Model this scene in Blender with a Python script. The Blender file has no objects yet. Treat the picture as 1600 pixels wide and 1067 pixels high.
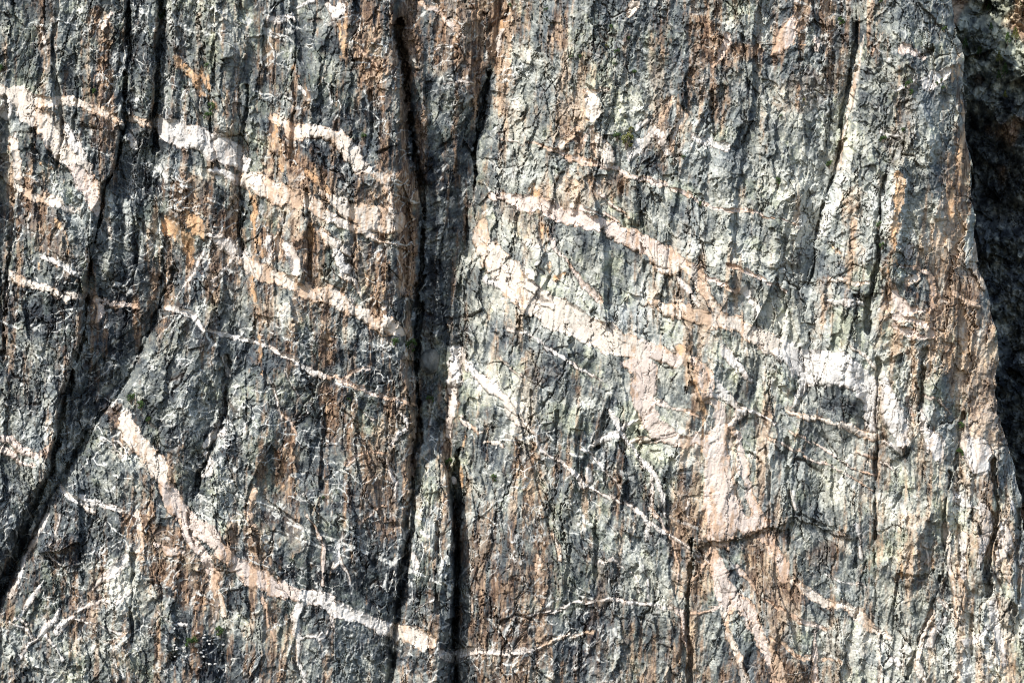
import bpy, math, random
import numpy as np

# ------------------------------------------------------------------ camera, sky, sun
S = bpy.context.scene
D = 800.0            # metres from the camera to the wall
M = 0.2              # metres on the wall for one picture unit (the picture is 1600 x 1067 units)
ZC = 300.0           # height of the view axis
cam = bpy.data.cameras.new("camera")
cam.sensor_width = 36.0
cam.lens = 36.0 * D / (1600 * M)
cam.clip_start = 1.0
cam.clip_end = 5000.0
camo = bpy.data.objects.new("camera", cam)
S.collection.objects.link(camo)
camo.location = (0, -D, ZC)
camo.rotation_euler = (math.radians(90), 0, 0)
S.camera = camo

SUN_EL, SUN_AZ = math.radians(42), math.radians(40)     # azimuth: to the left of the wall's normal
sd = np.array([-math.sin(SUN_AZ) * math.cos(SUN_EL), -math.cos(SUN_AZ) * math.cos(SUN_EL), math.sin(SUN_EL)])
w = bpy.data.worlds.new("World")
S.world = w
w.use_nodes = True
nt = w.node_tree
bg = nt.nodes["Background"]
sky = nt.nodes.new("ShaderNodeTexSky")
sky.sky_type = 'NISHITA'
sky.sun_disc = False
sky.sun_elevation = SUN_EL
sky.sun_rotation = math.atan2(sd[0], sd[1])
nt.links.new(sky.outputs[0], bg.inputs[0])
bg.inputs[1].default_value = 0.15
sl = bpy.data.lights.new("sun", 'SUN')
sl.energy = 3.8
sl.angle = math.radians(0.5)
sl.color = (1.0, 0.96, 0.90)
so = bpy.data.objects.new("sun", sl)
S.collection.objects.link(so)
so.location = (-300, -600, 800)
so.rotation_euler = (math.acos(sd[2]), 0, math.atan2(sd[0], -sd[1]))
S.view_settings.view_transform = 'Standard'
S.view_settings.look = 'None'
S.view_settings.gamma = 1.0
S.view_settings.exposure = 0.62
S.cycles.filter_width = 1.0

# ------------------------------------------------------------------ the wall's grid and its noises
ST = 1.0
X0, X1, Y0, Y1 = -150, 1780, -70, 1150
nx, ny = int((X1 - X0) / ST) + 1, int((Y1 - Y0) / ST) + 1
xs = (X0 + ST * np.arange(nx)).astype(np.float32)
ys = (Y0 + ST * np.arange(ny)).astype(np.float32)
PX, PY = np.meshgrid(xs, ys)
F = np.float32


def fnoise(lx, ly, beta, seed, ang=0.0, shape=None, lo=None):
    """Gaussian field, correlation lengths lx, ly (picture units), turned by ang degrees; std 1."""
    h, wd = shape or (ny, nx)
    r = np.random.default_rng(seed)
    f = np.fft.rfft2(r.standard_normal((h, wd)).astype(F))
    ky = np.fft.fftfreq(h, ST)[:, None] * 2 * math.pi
    kx = np.fft.rfftfreq(wd, ST)[None, :] * 2 * math.pi
    c, s = math.cos(math.radians(ang)), math.sin(math.radians(ang))
    a, b = kx * c + ky * s, -kx * s + ky * c
    q = (a * lx) ** 2 + (b * ly) ** 2
    f *= (1 + q) ** (-beta / 2)
    o = np.fft.irfft2(f, s=(h, wd)).astype(F)
    o -= o.mean()
    return o / o.std()


def hsh(i, j, k):
    n = (i.astype(np.int64) * 374761393 + j.astype(np.int64) * 668265263 + k * 2147483647 + 1013) & 0xFFFFFFFF
    n = ((n ^ (n >> 13)) * 1274126177) & 0xFFFFFFFF
    n = ((n ^ (n >> 16)) * 2246822519) & 0xFFFFFFFF
    return ((n ^ (n >> 15)) & 0xFFFFFF).astype(F) / F(0xFFFFFF)


def cells(x, y, sx, sy, seed, ang=0.0):
    """Facets: a random tilted plane on each cell. Returns (facet height, edge distance, cell value)."""
    c, s = math.cos(math.radians(ang)), math.sin(math.radians(ang))
    u, v = (x * c + y * s) / sx, (-x * s + y * c) / sy
    iu, iv = np.floor(u), np.floor(v)
    d1 = np.full(u.shape, 9, F)
    d2 = np.full(u.shape, 9, F)
    bi = np.zeros(u.shape, F)
    bj = np.zeros(u.shape, F)
    bx = np.zeros(u.shape, F)
    by = np.zeros(u.shape, F)
    for dj in (-1, 0, 1):
        for di in (-1, 0, 1):
            ci, cj = iu + di, iv + dj
            qx = ci + hsh(ci, cj, seed) - u
            qy = cj + hsh(ci, cj, seed + 7) - v
            d = qx * qx + qy * qy
            n = d < d1
            d2 = np.where(n, d1, np.minimum(d2, d))
            d1 = np.where(n, d, d1)
            bi = np.where(n, ci, bi)
            bj = np.where(n, cj, bj)
            bx = np.where(n, qx, bx)
            by = np.where(n, qy, by)
    val = hsh(bi, bj, seed + 13)
    gx = hsh(bi, bj, seed + 21) * 2 - 1
    gy = hsh(bi, bj, seed + 29) * 2 - 1
    return 0.6 * (val - 0.5) + 1.6 * (gx * bx + gy * by), np.sqrt(d2) - np.sqrt(d1), val


def samp(A, x, y):
    fx = np.clip((x - X0) / ST, 0, nx - 1.001)
    fy = np.clip((y - Y0) / ST, 0, ny - 1.001)
    i, j = fx.astype(np.int32), fy.astype(np.int32)
    a, b = (fx - i).astype(F), (fy - j).astype(F)
    return (A[j, i] * (1 - a) + A[j, i + 1] * a) * (1 - b) + (A[j + 1, i] * (1 - a) + A[j + 1, i + 1] * a) * b


def smooth(a, b, t):
    t = np.clip((t - a) / (b - a), 0, 1)
    return t * t * (3 - 2 * t)


# hand-made maps, one figure for every 100 x 107 units of the wall
def cmap(rows, extra=None):
    g = np.array([[int(c) for c in r] for r in rows.split()], float)
    cx = 50 + 100 * np.arange(g.shape[1])
    cy = 53 + 107 * np.arange(g.shape[0])
    t = np.stack([np.interp(xs, cx, r) for r in g])
    o = np.stack([np.interp(ys, cy, t[:, k]) for k in range(nx)], 1)
    return o.astype(F)


W1x = fnoise(60, 60, 3.5, 1) * 14 + fnoise(8, 14, 3.0, 2) * 2.2
W1y = fnoise(60, 60, 3.5, 3) * 14 + fnoise(8, 14, 3.0, 4) * 2.2
PALE = cmap("""
4434443365554557
4324443266554567
4335542266766667
4333563277777666
3323443387766776
3334333456777876
3233333444666677
3233323444565566
2233223345665567
2332323445555567""")
WARM = cmap("""
4325355743336433
5324556533435445
5434656522332456
6456565533322346
5555775544322465
4323573355345365
3244453455465356
4265554566585446
4266444464475555
4254435454365657""")
STREAK = cmap("""
4455456787322332
5555445687322233
6655555677532233
7656566788653344
6655466898864345
5554567899865344
5555456799987444
5555456688987545
4455446688875565
3345444677665565""")
pale = samp(PALE, PX + W1x * 2, PY + W1y * 2)
warm = samp(WARM, PX + W1x * 2, PY + W1y * 2)
streak = np.clip(samp(STREAK, PX + W1x * 2, PY + W1y * 2) / 9, 0, 1)

# ------------------------------------------------------------------ large shape: lines running down the wall
# each line: (y, x ...) track and (y, depth ...) towards the viewer in metres
LINES = [
    ("-70 -260 1150 -260", "-70 -2 1150 0"),
    ("-70 14 150 10 300 22 530 8 1150 -150", "-70 0 1150 0"),
    ("-70 196 130 190 200 190 240 176 300 156 330 144 420 133 534 120 640 93 720 76 800 35 900 -15 1150 -150", "-70 2 400 4 700 5 1150 3"),
    ("-70 203 130 198 200 198 240 185 300 163 370 149 420 141 480 135 534 127 640 102 700 92 760 66 800 52 870 22 920 0 1150 -120", "-70 -2 200 -2 300 -2 500 -3 700 -6 1150 -8"),
    ("-70 212 130 203 215 203 260 190 300 170 370 160 420 152 480 146 534 140 640 115 700 104 760 78 800 60 870 26 920 3 1150 -115", "-70 0 215 0 280 -2 400 -2 700 -6 1150 -9"),
    ("-70 248 130 240 215 232 260 215 350 215 450 200 534 180 600 162 700 114 800 62 870 28 920 4 1150 -112", "-70 1 215 1 280 -2 400 -3 534 -5 1150 -10"),
    ("-70 256 130 248 215 240 260 240 330 249 370 266 400 282 420 282 440 268 500 239 580 198 600 183 650 153 700 123 730 105 800 65 870 29 920 5 1150 -110", "-70 -3 215 -3 300 -5 400 -6 500 -8 1150 -12"),
    ("-70 264 130 256 215 247 260 248 330 257 370 275 400 292 420 291 440 277 500 248 534 232 580 207 600 192 650 162 700 132 730 114 800 74 870 37 920 12 1150 -100", "-70 1 215 2 330 1 400 0 534 1 800 2 1150 2"),
    ("-70 330 300 330 500 320 800 250 1150 200", "-70 4 500 4 800 6 1150 8"),
    ("-70 470 0 455 60 440 120 395 200 385 290 378 450 378 500 372 560 362 640 350 690 335 760 305 840 292 900 300 1150 340", "-70 1 290 0 500 0 640 -1.5 760 1 840 5 1150 8"),
    ("-70 530 0 515 50 495 110 460 190 430 260 402 290 386 400 388 500 392 560 385 640 366 690 350 760 325 840 320 900 330 1150 380", "-70 5 260 6 290 8 450 7 560 4 760 6 1150 8"),
    ("-70 560 200 520 290 500 1150 520", "-70 6 290 11 500 10 640 7 1150 6"),
    ("-70 598 60 605 120 612 200 622 530 620 640 645 760 632 900 618 1000 607 1150 604", "-70 5 260 8 530 8 640 6 760 4 1150 3"),
    ("-70 606 40 614 90 627 150 636 200 642 260 653 340 664 400 662 530 652 640 653 700 650 760 643 900 627 1000 614 1150 610", "-70 -8 260 -12 500 -13 640 -12 700 -7 760 -3 1150 -2"),
    ("-70 640 150 660 340 680 530 668 640 665 700 660 760 650 820 643 900 634 960 630 1000 622 1150 620", "-70 -5 200 -7 340 -11 560 -12 640 -10 700 -3 760 2 900 5 1150 6"),
    ("-70 700 340 705 530 688 640 676 700 688 760 699 830 706 920 706 960 700 1010 691 1150 685", "-70 -4 200 -7 340 -11 530 -12 640 -11 700 -4 760 2 900 5 1150 5"),
    ("-70 760 0 768 60 766 120 758 190 750 240 744 300 736 350 730 400 724 450 716 500 708 550 698 620 688 700 694 760 706 830 713 960 712 1150 709", "-70 -5 200 -10 340 -11 530 -12 700 -10 830 -14 1150 -14"),
    ("-70 778 0 782 60 778 120 770 190 762 240 754 300 746 350 741 400 736 450 728 500 722 550 712 620 700 700 702 760 716 830 722 1150 718", "-70 -5 450 -7 550 -7 700 -5 830 -3 1150 -2"),
    ("-70 870 300 850 700 800 1150 790", "0 3 400 4 700 1 1150 1"),
    ("-70 1000 1150 1000", "0 7 400 11 700 6 1150 2"),
    ("-70 1080 1150 1080", "0 8 500 13 840 8 1150 3"),
    ("-70 1230 1150 1230", "0 7 300 10 500 13 840 9 1150 4"),
    ("-70 1338 130 1334 150 1325 230 1308 300 1290 360 1278 470 1262 700 1250 1150 1250", "0 -1 200 0 330 5 470 10 700 11 1150 5"),
    ("-70 1356 60 1352 130 1345 200 1330 270 1312 330 1300 400 1295 470 1290 1150 1290", "0 11 200 13 330 15 470 15 700 12 1150 6"),
    ("-70 1410 267 1400 500 1380 700 1372 1150 1375", "0 15 300 18 500 17 700 12 1150 7"),
    ("-70 1440 1150 1440", "0 15 300 18 600 16 1150 13"),
    ("-70 1478 0 1481 40 1485 70 1497 110 1503 160 1502 210 1507 267 1510 330 1517 380 1520 430 1525 460 1540 510 1552 540 1556 620 1560 650 1562 680 1575 720 1587 760 1597 800 1604 1150 1660", "0 7 300 8 600 7 800 9 1150 9"),
    ("-70 1900 1150 1900", "0 7 1150 9"),
]


# bevelled left edges: (line index, how far in the bevel runs, how deep its outer edge lies)
BEVEL = {7: (15, 5.0), 10: (14, 3.5), 17: (20, 4.5), 23: (20, 3.5)}


def track(s, y):
    a = np.array(s.split(), float)
    return np.interp(y, a[0::2], a[1::2])


LX = np.stack([track(a, ys) for a, b in LINES])      # line x per row
LD = np.stack([track(b, ys) for a, b in LINES])
BX = np.insert(LX, [k + 1 for k in BEVEL], [LX[k] + v[0] for k, v in BEVEL.items()], axis=0)
BD = LD.copy()
for k, v in BEVEL.items():
    BD[k] -= v[1]
BD = np.insert(BD, [k + 1 for k in BEVEL], [LD[k] + 0.5 for k in BEVEL], axis=0)
macro = np.zeros((ny, nx), F)
for j in range(ny):
    macro[j] = np.interp(xs, BX[:, j], BD[:, j])
_c, _e, _v = cells(PX, PY, 24, 34, 203, ang=15)
ex, ey = W1x * 0.22 + fnoise(5, 9, 2.6, 11) * 1.2 + fnoise(9, 14, 2.8, 14) * 2.0 + (_v - 0.5) * 6, W1y * 0.4 + fnoise(5, 9, 2.6, 12) * 1.4
WX, WY = PX + ex, PY + ey
macro = samp(macro, WX, WY)

# ------------------------------------------------------------------ veins: pale dykes crossing the wall, and sunlit edges painted in as strokes (x,y,width ...)
# W white, P pink, O orange, C cream, T thin white thread, B brown stain
VEINS_AND_LIT_EDGES = """
C 0,138,18 30,150,30 60,158,22 110,156,18 135,168,14 165,176,12 195,195,8
C 30,150,30 45,178,32 65,192,30 78,215,26 95,238,20 115,250,24 140,262,18
W 100,200,8 115,225,12 132,255,14
P 120,262,22 138,290,36 150,320,26 152,335,10
W 8,150,14 8,175,16
C 20,290,10 35,300,14 60,310,14 85,315,14 105,325,14 125,328,8
O 25,330,8 40,360,10 55,395,10 65,420,12
O 85,340,5 100,370,8 105,395,6
W 70,400,6 95,415,8 120,435,7
C 15,420,8 30,430,16 55,440,16 80,455,14 105,465,14 125,470,8
W 15,425,6 12,450,5 10,470,4
P 0,688,8 20,692,10 40,708,10 55,712,10 75,705,8 85,697,5
P 0,705,10 20,712,10 35,722,10 50,725,8
P 150,467,10 165,472,8 190,475,8 215,478,7
P 150,470,10 160,490,12 150,502,8
C 170,345,8 173,372,8
C 205,185,14 220,190,10 235,196,8
W 203,215,12 210,232,12
W 247,196,20 262,205,34 290,215,38 315,225,40 340,232,40 365,245,34 385,260,16
W 330,268,9 360,275,11 385,288,12
O 268,70,6 275,90,12 290,112,14 305,125,14 315,150,10 335,160,5 350,178,3
O 312,95,5 320,120,10 330,145,7
O 258,335,12 270,355,26 290,375,26 298,395,16 293,415,8
O 290,335,12 310,350,28 318,368,16
W 325,362,12 340,375,20 360,388,20 380,402,16
W 318,395,5 300,420,6 282,445,5 272,460,3
W 330,435,5 350,420,5 365,410,4
W 262,482,10 285,487,8 305,495,10 318,512,9 335,518,8 352,520,10 368,525,9 388,532,7
W 388,532,7 420,540,9 440,550,9 465,560,9 475,570,10 490,578,9 505,585,8
P 505,585,8 520,590,8 545,600,8 560,608,7 580,615,7 600,622,8 620,628,7 635,632,6 650,640,4
C 432,190,16 445,195,18 465,205,18 485,205,18 500,208,20 520,213,18 535,225,22 550,240,26 560,255,20 575,262,8
O 430,200,8 433,225,14 440,250,14 445,265,8
O 535,45,16 535,70,18 538,95,12
O 460,110,8 470,125,10 480,140,6
O 505,108,6 503,130,7
P 570,82,5 580,92,7 592,110,5
P 582,40,5 588,60,5 592,75,3
C 385,283,20 400,285,28 420,292,36 445,303,34 465,310,30 485,322,28 500,332,24 520,340,18 545,350,14 560,357,12 580,368,12 600,375,8 618,380,5
C 500,300,8 520,310,14 540,322,22 555,330,28 575,338,36 595,340,40 617,343,34
C 590,270,12 600,285,14 608,305,12 615,322,12
O 480,270,14 500,290,14 515,300,10
O 398,300,8 400,350,9 398,400,9 395,440,8 398,480,9 402,520,9 410,555,8 415,592,4
C 387,412,16 400,420,24 420,430,27 440,440,25 465,450,22 485,457,22 510,467,22 530,475,22 550,485,22 575,495,22 595,503,22 615,515,20 632,522,12
O 410,375,6 412,405,7
C 437,345,5 440,375,7 438,405,6
O 483,355,6 485,430,6
W 425,372,12 425,405,12
W 453,388,16 458,410,20 460,422,16
W 528,398,18 538,418,18
C 500,362,9 510,378,12 530,385,9 547,393,6
C 535,435,7 555,440,8 560,462,6
P 535,588,4 548,580,6 562,577,6 575,576,5
P 540,722,8 552,712,8 565,705,5 585,702,4 605,705,4
T 455,555,2.5 450,580,3 460,600,2.5 470,625,3 482,648,3
P 440,653,4 455,663,5 462,685,3.5
T 425,590,2.5 435,635,3 440,660,3
T 618,625,4 620,648,4 630,655,8 632,668,8 622,680,6 612,692,6
C 205,640,10 200,660,24 210,680,28 225,695,27 240,715,30 250,735,32 258,755,18
P 250,750,14 262,770,28 278,790,26 300,815,22
P 300,815,22 325,835,24 345,860,26 365,880,24 385,895,26 400,903,28 420,912,30 440,920,26 464,930,16
W 464,930,16 480,930,22 500,935,20 520,943,20 545,952,20 570,965,20 590,975,20 610,985,18 622,990,12
C 628,985,20 650,992,26 672,1002,26
W 693,1025,14 712,1027,14
W 712,1027,14 735,1023,10 760,1020,10 800,1015,9 825,1012,8 850,1008,6
C 215,800,8 222,830,10 215,860,8
P 240,850,10 262,862,16 285,858,12
P 285,815,12 300,845,16 320,870,14 335,900,10
C 330,905,10 345,935,10 350,965,6
W 343,930,5 340,955,6 333,985,4
O 205,640,6 195,655,10 180,672,6
W 320,690,10 335,680,12 350,672,8
W 318,740,8 325,725,8
C 398,770,10 392,800,12 400,830,10
W 160,690,3 175,705,3 190,712,4
T 170,700,3 188,695,3 200,705,3
C 130,790,6 150,800,6
W 25,960,5 40,975,4
C 195,985,5 180,1000,4 160,1005,4
T 245,950,3 262,968,3 290,975,3
W 100,765,6 115,775,10 140,782,12 165,788,10 190,797,7
W 75,800,5 55,840,5 40,870,5 30,895,4 15,925,4
T 97,805,4 85,840,4 70,855,5 80,870,5 95,885,5 110,900,3
T 62,905,4 45,930,5 30,955,4 22,965,3
T 160,685,3 178,695,3 190,715,4
T 15,972,4 35,980,4 50,1000,3
W 195,877,10 175,895,16 155,910,12 143,922,6
W 90,955,6 80,970,10 68,985,8 60,1000,5
W 170,940,6 145,943,8 125,955,6 110,970,8 95,980,10 85,990,6
W 200,925,6 180,940,6
T 105,970,5 130,975,5 150,980,4 165,985,5 190,990,5
T 25,1030,6 45,1010,6 60,1000,4
T 70,995,4 85,1015,4 97,1033,4
W 480,935,10 468,945,10 460,960,12 460,980,12 465,1005,10 465,1030,8 475,1050,6 475,1080,4
P 502,912,3 505,880,4 507,850,4 500,840,4 490,820,4 480,805,4
T 532,830,3 528,850,3 532,870,5 522,882,4
T 532,870,4 540,890,4 545,920,3
T 470,998,3 495,1000,5 510,990,5 518,975,4
T 520,960,4 525,985,3
P 410,930,4 415,950,4 422,975,4 430,1000,3
W 716,545,18 712,570,15 708,600,12 705,625,10 700,655,12 697,680,9
W 722,555,12 730,570,14 740,585,12 755,595,14 765,605,16 776,614,8
C 778,615,8 787,622,10 793,637,11 803,652,9 822,664,9 836,678,5
W 836,678,4 845,705,4 860,715,6 875,722,6 890,735,6 905,745,6 915,757,7 930,762,6 945,770,6 960,778,6 975,787,6 990,795,5 1000,800,5 1015,812,5 1040,830,6 1060,845,6 1075,855,5
C 718,655,8 735,668,6 752,672,5
W 760,438,10 785,448,9 810,465,8 828,480,6
W 795,517,5 815,522,5 840,532,6 850,540,6 870,555,6 885,565,6 900,575,7 915,583,7 930,592,6 940,598,4
C 748,355,14 750,380,30 772,408,40 800,440,44 830,465,50 860,485,50 890,500,46 920,515,44 950,525,44 975,535,40 1000,545,38
P 765,308,8 790,312,12 810,315,24 835,318,34 860,325,26 880,330,20 905,335,24 925,345,30 950,355,26 975,365,30 995,375,34 1020,385,34 1045,400,26 1075,415,14 1100,430,9 1130,440,6 1155,452,3
C 1010,380,24 1025,400,32 1040,415,30 1070,420,16 1085,430,26 1100,450,24 1110,470,16 1125,490,8 1142,497,4
O 835,288,10 840,320,18 845,360,12 848,392,6
P 858,372,5 868,392,6 885,400,5 895,425,8 910,440,8 925,455,8 940,470,5
O 855,410,8 862,435,8 880,430,6
P 780,216,4 810,222,4 850,225,5 870,235,6 895,245,6 920,253,8 950,262,10 975,272,10 1000,280,10
P 1005,278,14 1022,280,14 1045,292,6 1070,300,6 1095,313,6 1115,320,5 1150,322,6 1175,330,6 1210,345,4 1250,355,3
C 912,140,8 925,142,9 950,140,8
C 920,155,14 929,160,28 930,175,34 931,187,22
O 920,192,8 940,190,9
C 905,203,8 890,215,9 878,225,9
P 930,200,6 920,213,8 905,235,8
C 930,210,12 938,222,26 947,240,32 952,256,20
C 1055,155,6 1045,170,10 1030,185,12 1025,195,8
W 1010,190,14 1000,200,10 993,210,5
W 1020,195,8 1015,215,14 1000,232,22 990,245,8
W 1025,205,12 1035,220,12 1045,235,10 1055,247,7
C 1062,165,6 1070,182,12 1062,200,12 1055,215,10 1055,238,6
W 1085,210,8 1095,215,12 1112,225,12 1132,235,9
C 975,25,6 985,15,12 990,6,10
P 1238,30,14 1233,48,26 1228,65,24 1220,78,14 1210,88,5
P 1275,58,9 1274,72,7
O 1180,67,3 1215,67,3 1262,66,3
P 1115,100,10 1130,75,14 1138,58,10
W 1440,125,8 1455,130,24 1470,120,22 1479,113,12
W 1405,142,6 1420,135,8 1435,120,6
O 1490,108,14 1492,120,18 1489,130,10
P 1368,78,10 1366,88,6
P 1412,78,10 1430,85,12 1440,92,8
W 1378,205,6 1390,212,8 1406,216,5
O 1503,165,6 1506,200,8 1500,250,12 1497,300,10
O 1492,290,10 1488,340,12 1480,385,12 1475,405,6
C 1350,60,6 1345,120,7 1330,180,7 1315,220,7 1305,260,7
O 1405,280,14 1403,310,16 1400,340,14 1395,365,14 1390,400,12 1400,412,9
W 1422,388,9 1418,402,13
P 1383,416,8 1400,415,6 1430,418,8 1450,425,10 1455,445,10 1455,470,12 1450,482,8
P 1393,450,12 1400,470,20 1410,482,20 1430,483,12 1455,480,8
O 1386,420,6 1388,440,7 1391,462,8
C 1418,440,12 1434,432,10
P 1398,497,14 1430,500,14 1455,505,14 1462,522,9
P 1395,512,8 1420,522,14 1445,525,12
C 1300,432,4 1325,437,8 1345,443,8 1360,448,6
W 1295,465,5 1310,470,9 1330,473,11 1355,478,9
O 1295,378,5 1308,390,8
P 1140,414,7 1175,428,8 1200,437,6 1230,452,4
C 1010,473,8 1035,480,20 1060,488,24 1090,495,26 1120,500,26 1150,510,26 1175,520,28 1195,530,30 1218,540,34
W 1218,540,34 1245,560,50 1270,572,60 1300,580,56 1330,590,46 1352,605,40 1362,630,26 1362,660,20
W 1250,580,20 1246,610,16 1242,632,8
C 1230,638,8 1245,645,10 1265,650,8 1290,657,10 1320,665,10 1345,672,12 1366,678,12
W 1382,590,10 1388,620,24 1395,645,36 1400,665,38 1400,682,24 1412,690,12
W 1440,640,8 1445,660,14 1446,680,20 1460,696,36 1465,712,22
W 1512,690,20 1528,708,44 1532,725,34
P 1442,620,6 1470,625,6 1487,645,4
P 1240,675,3 1260,690,3 1290,705,3 1315,720,3 1335,735,3 1366,745,3
P 1205,685,3 1235,700,3 1265,715,3 1300,730,3 1330,750,3 1345,760,3 1364,766,2.5
W 1375,685,4 1390,697,6 1405,710,5
T 1375,725,2.5 1395,740,2.5
W 1242,770,6 1238,800,5
W 1490,765,6 1500,780,8 1520,795,6
P 975,570,10 990,572,24 1008,578,40 1003,600,36 1005,622,36 1010,645,34 1020,665,30 1035,680,28 1055,688,22 1075,690,20 1098,690,20
P 1005,545,34 1035,552,26 1058,566,14
P 1085,560,12 1095,575,24 1105,600,28 1102,622,18
P 1110,622,8 1125,640,22 1125,670,26 1115,690,38 1115,715,42 1120,740,48 1125,770,58 1130,800,60 1130,822,54 1122,838,44
P 1160,815,30 1180,820,24 1200,815,18
W 1115,590,6 1125,610,14 1140,620,10 1155,640,14 1150,655,14 1137,665,14
P 1130,660,10 1150,680,14 1160,720,14 1170,760,14 1180,790,16 1190,810,20
W 1130,548,14 1145,565,10 1170,590,8
O 1062,542,7 1075,565,10 1085,590,10 1095,625,8 1100,652,6
O 1098,655,6 1100,680,8 1096,710,6
P 1010,620,5 1040,630,10 1070,640,8 1095,652,6
W 1112,610,8 1140,628,8 1170,637,6 1200,652,6 1215,662,4
P 1112,855,16 1115,870,22 1125,900,26 1135,930,26 1140,952,16
P 1145,930,18 1165,950,22 1180,980,22 1190,1010,18 1200,1030,16 1218,1080,14
C 1132,950,12 1135,980,10 1145,1005,10 1155,1035,10 1168,1075,8
P 1195,830,24 1208,855,24 1220,880,30 1222,905,26
C 1235,912,10 1250,920,20 1275,930,20 1300,940,16 1325,950,14 1345,968,14 1365,980,12 1387,992,6
P 1200,945,5 1220,960,5 1245,972,6 1270,975,4 1290,982,3
P 1272,985,4 1277,1010,5 1273,1040,10 1272,1070,8
P 1150,880,5 1165,900,4 1180,930,4 1200,945,4
T 1085,862,3 1110,880,4
C 1200,995,6 1225,1010,6 1245,1025,8 1270,1030,6 1300,1028,4 1315,1035,3
C 1200,1010,16 1215,1040,22 1225,1070,18
W 890,940,4 930,937,4 960,937,4 975,937,5 990,942,6 1010,944,6 1030,945,6 1050,948,8
P 1050,948,8 1068,955,14 1072,975,8 1075,990,8 1077,1020,4
T 890,940,3 880,950,3 862,957,3 840,958,3 825,965,3
P 1085,955,3 1110,952,3 1125,948,3
C 850,1008,5 870,997,4 895,990,4 915,985,3 930,987,2.5
P 1018,797,8 1035,810,6 1045,835,5 1052,860,4 1058,890,4 1057,925,3
W 1010,813,12 1010,825,14 1008,838,8
C 868,838,6 872,855,9 875,878,6
C 845,872,12 845,895,10
T 982,890,3 990,903,3 993,925,3
T 1005,885,3 1012,910,3 1007,935,3
W 945,640,6 955,655,6 965,670,8 975,685,10 990,700,10 1005,715,10 1015,730,8 1025,750,7 1032,765,6 1038,780,6 1040,800,5
T 965,680,8 945,685,6 930,692,5 918,700,4
T 965,670,8 985,660,8 1003,648,5
C 980,690,8 1000,685,13 1018,690,7
T 1018,745,3 1015,780,3 1018,802,3
W 920,735,8 924,750,9
C 1480,820,8 1483,850,10 1485,880,8 1490,905,6 1492,940,4 1495,980,4
W 1528,790,12 1537,815,20 1540,850,16 1535,882,9
W 1562,830,22 1575,852,20 1562,884,8
C 1455,955,9 1445,985,14 1440,1010,12 1437,1040,10 1447,1075,8
W 1475,968,10 1465,985,16 1455,1010,18
C 1370,985,3 1372,1020,5 1376,1080,5
W 1393,1023,12 1408,1036,12
W 1555,950,12 1565,1000,12 1572,1032,10
W 1510,1002,9 1535,990,10 1546,978,8
O 1412,878,8 1402,902,10
P 655,13,5 680,20,7 700,35,8 712,45,7 722,60,4
T 675,75,3 690,72,4 705,73,3
T 700,131,3 720,128,3 738,130,3
W 425,30,10 445,30,12 457,27,8
T 465,12,5 490,4,5
W 515,12,9 530,18,12 524,26,7
O 778,-5,8 780,25,8 782,45,7
W 783,50,8 780,70,7 777,90,5
W 60,42,3 72,50,6 80,72,3
P 160,50,4 170,30,4 178,18,3
W 1575,15,6 1590,10,6
W 470,140,8 478,148,8
O 60,255,8 75,262,8 95,258,6
C 20,218,10 28,245,12 25,275,10
C 1465,930,10 1480,950,6
T 1290,895,3 1310,905,3 1350,915,3
W 1340,820,5 1345,870,6
W 1505,840,12 1510,900,10
P 600,790,4 575,800,4 560,815,3
T 350,600,3 346,640,3 340,670,3
W 322,700,8 330,720,12 326,740,10
W 350,560,6 356,585,6
T 560,640,3 575,655,3 590,662,3
T 600,700,3 608,730,4 618,755,5 612,780,3
T 655,830,3 668,840,3
W 645,870,6 650,890,6
T 650,955,3 665,940,3 676,930,3
O 728,650,3 722,700,3 722,760,4
C 760,690,5 790,695,5
W 1165,455,9 1186,475,8 1186,495,5
P 935,298,4 960,320,5 985,335,4
P 905,318,4 945,332,4 975,350,4
C 1490,463,6 1508,472,9 1526,479,6
O 1502,535,12 1512,562,14 1516,582,8
P 1480,395,5 1500,402,4
P 780,560,4 800,575,4 815,590,3
T 905,700,3 925,712,3 950,735,3 968,760,3
T 1080,770,3 1075,800,3
P 1100,880,4 1085,900,4 1078,930,3
T 930,880,3 955,870,3 975,885,3
W 1060,440,8 1075,455,10 1090,475,8
P 1340,700,3 1366,716,3
C 1445,850,6 1450,900,5
C 1500,880,5 1510,930,6 1505,960,5
W 1575,780,6 1580,800,7
P 1420,620,8 1428,650,8
C 1325,545,6 1350,560,6 1365,575,5
"""
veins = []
for ln in VEINS_AND_LIT_EDGES.strip().splitlines():
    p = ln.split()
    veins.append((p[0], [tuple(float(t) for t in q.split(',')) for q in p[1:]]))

vj = fnoise(3, 3, 2.2, 21) * 1.1 + fnoise(10, 10, 3, 23) * 1.8      # ragged edges
vjx = PX + fnoise(14, 14, 3, 22) * 2.4
vjy = PY + fnoise(14, 14, 3, 24) * 2.4
_c, _e, _v = cells(PX + W1x * 0.5, PY + W1y * 0.5, 15, 46, 201, ang=3)
vjy = vjy + (_v - 0.5) * 5.5                          # small offsets where joints cut the dykes
_c, _e, _v = cells(PX, PY, 6.5, 9, 202, ang=20)
vj = vj * 0.75 + (_v - 0.5) * 4.2


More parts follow.
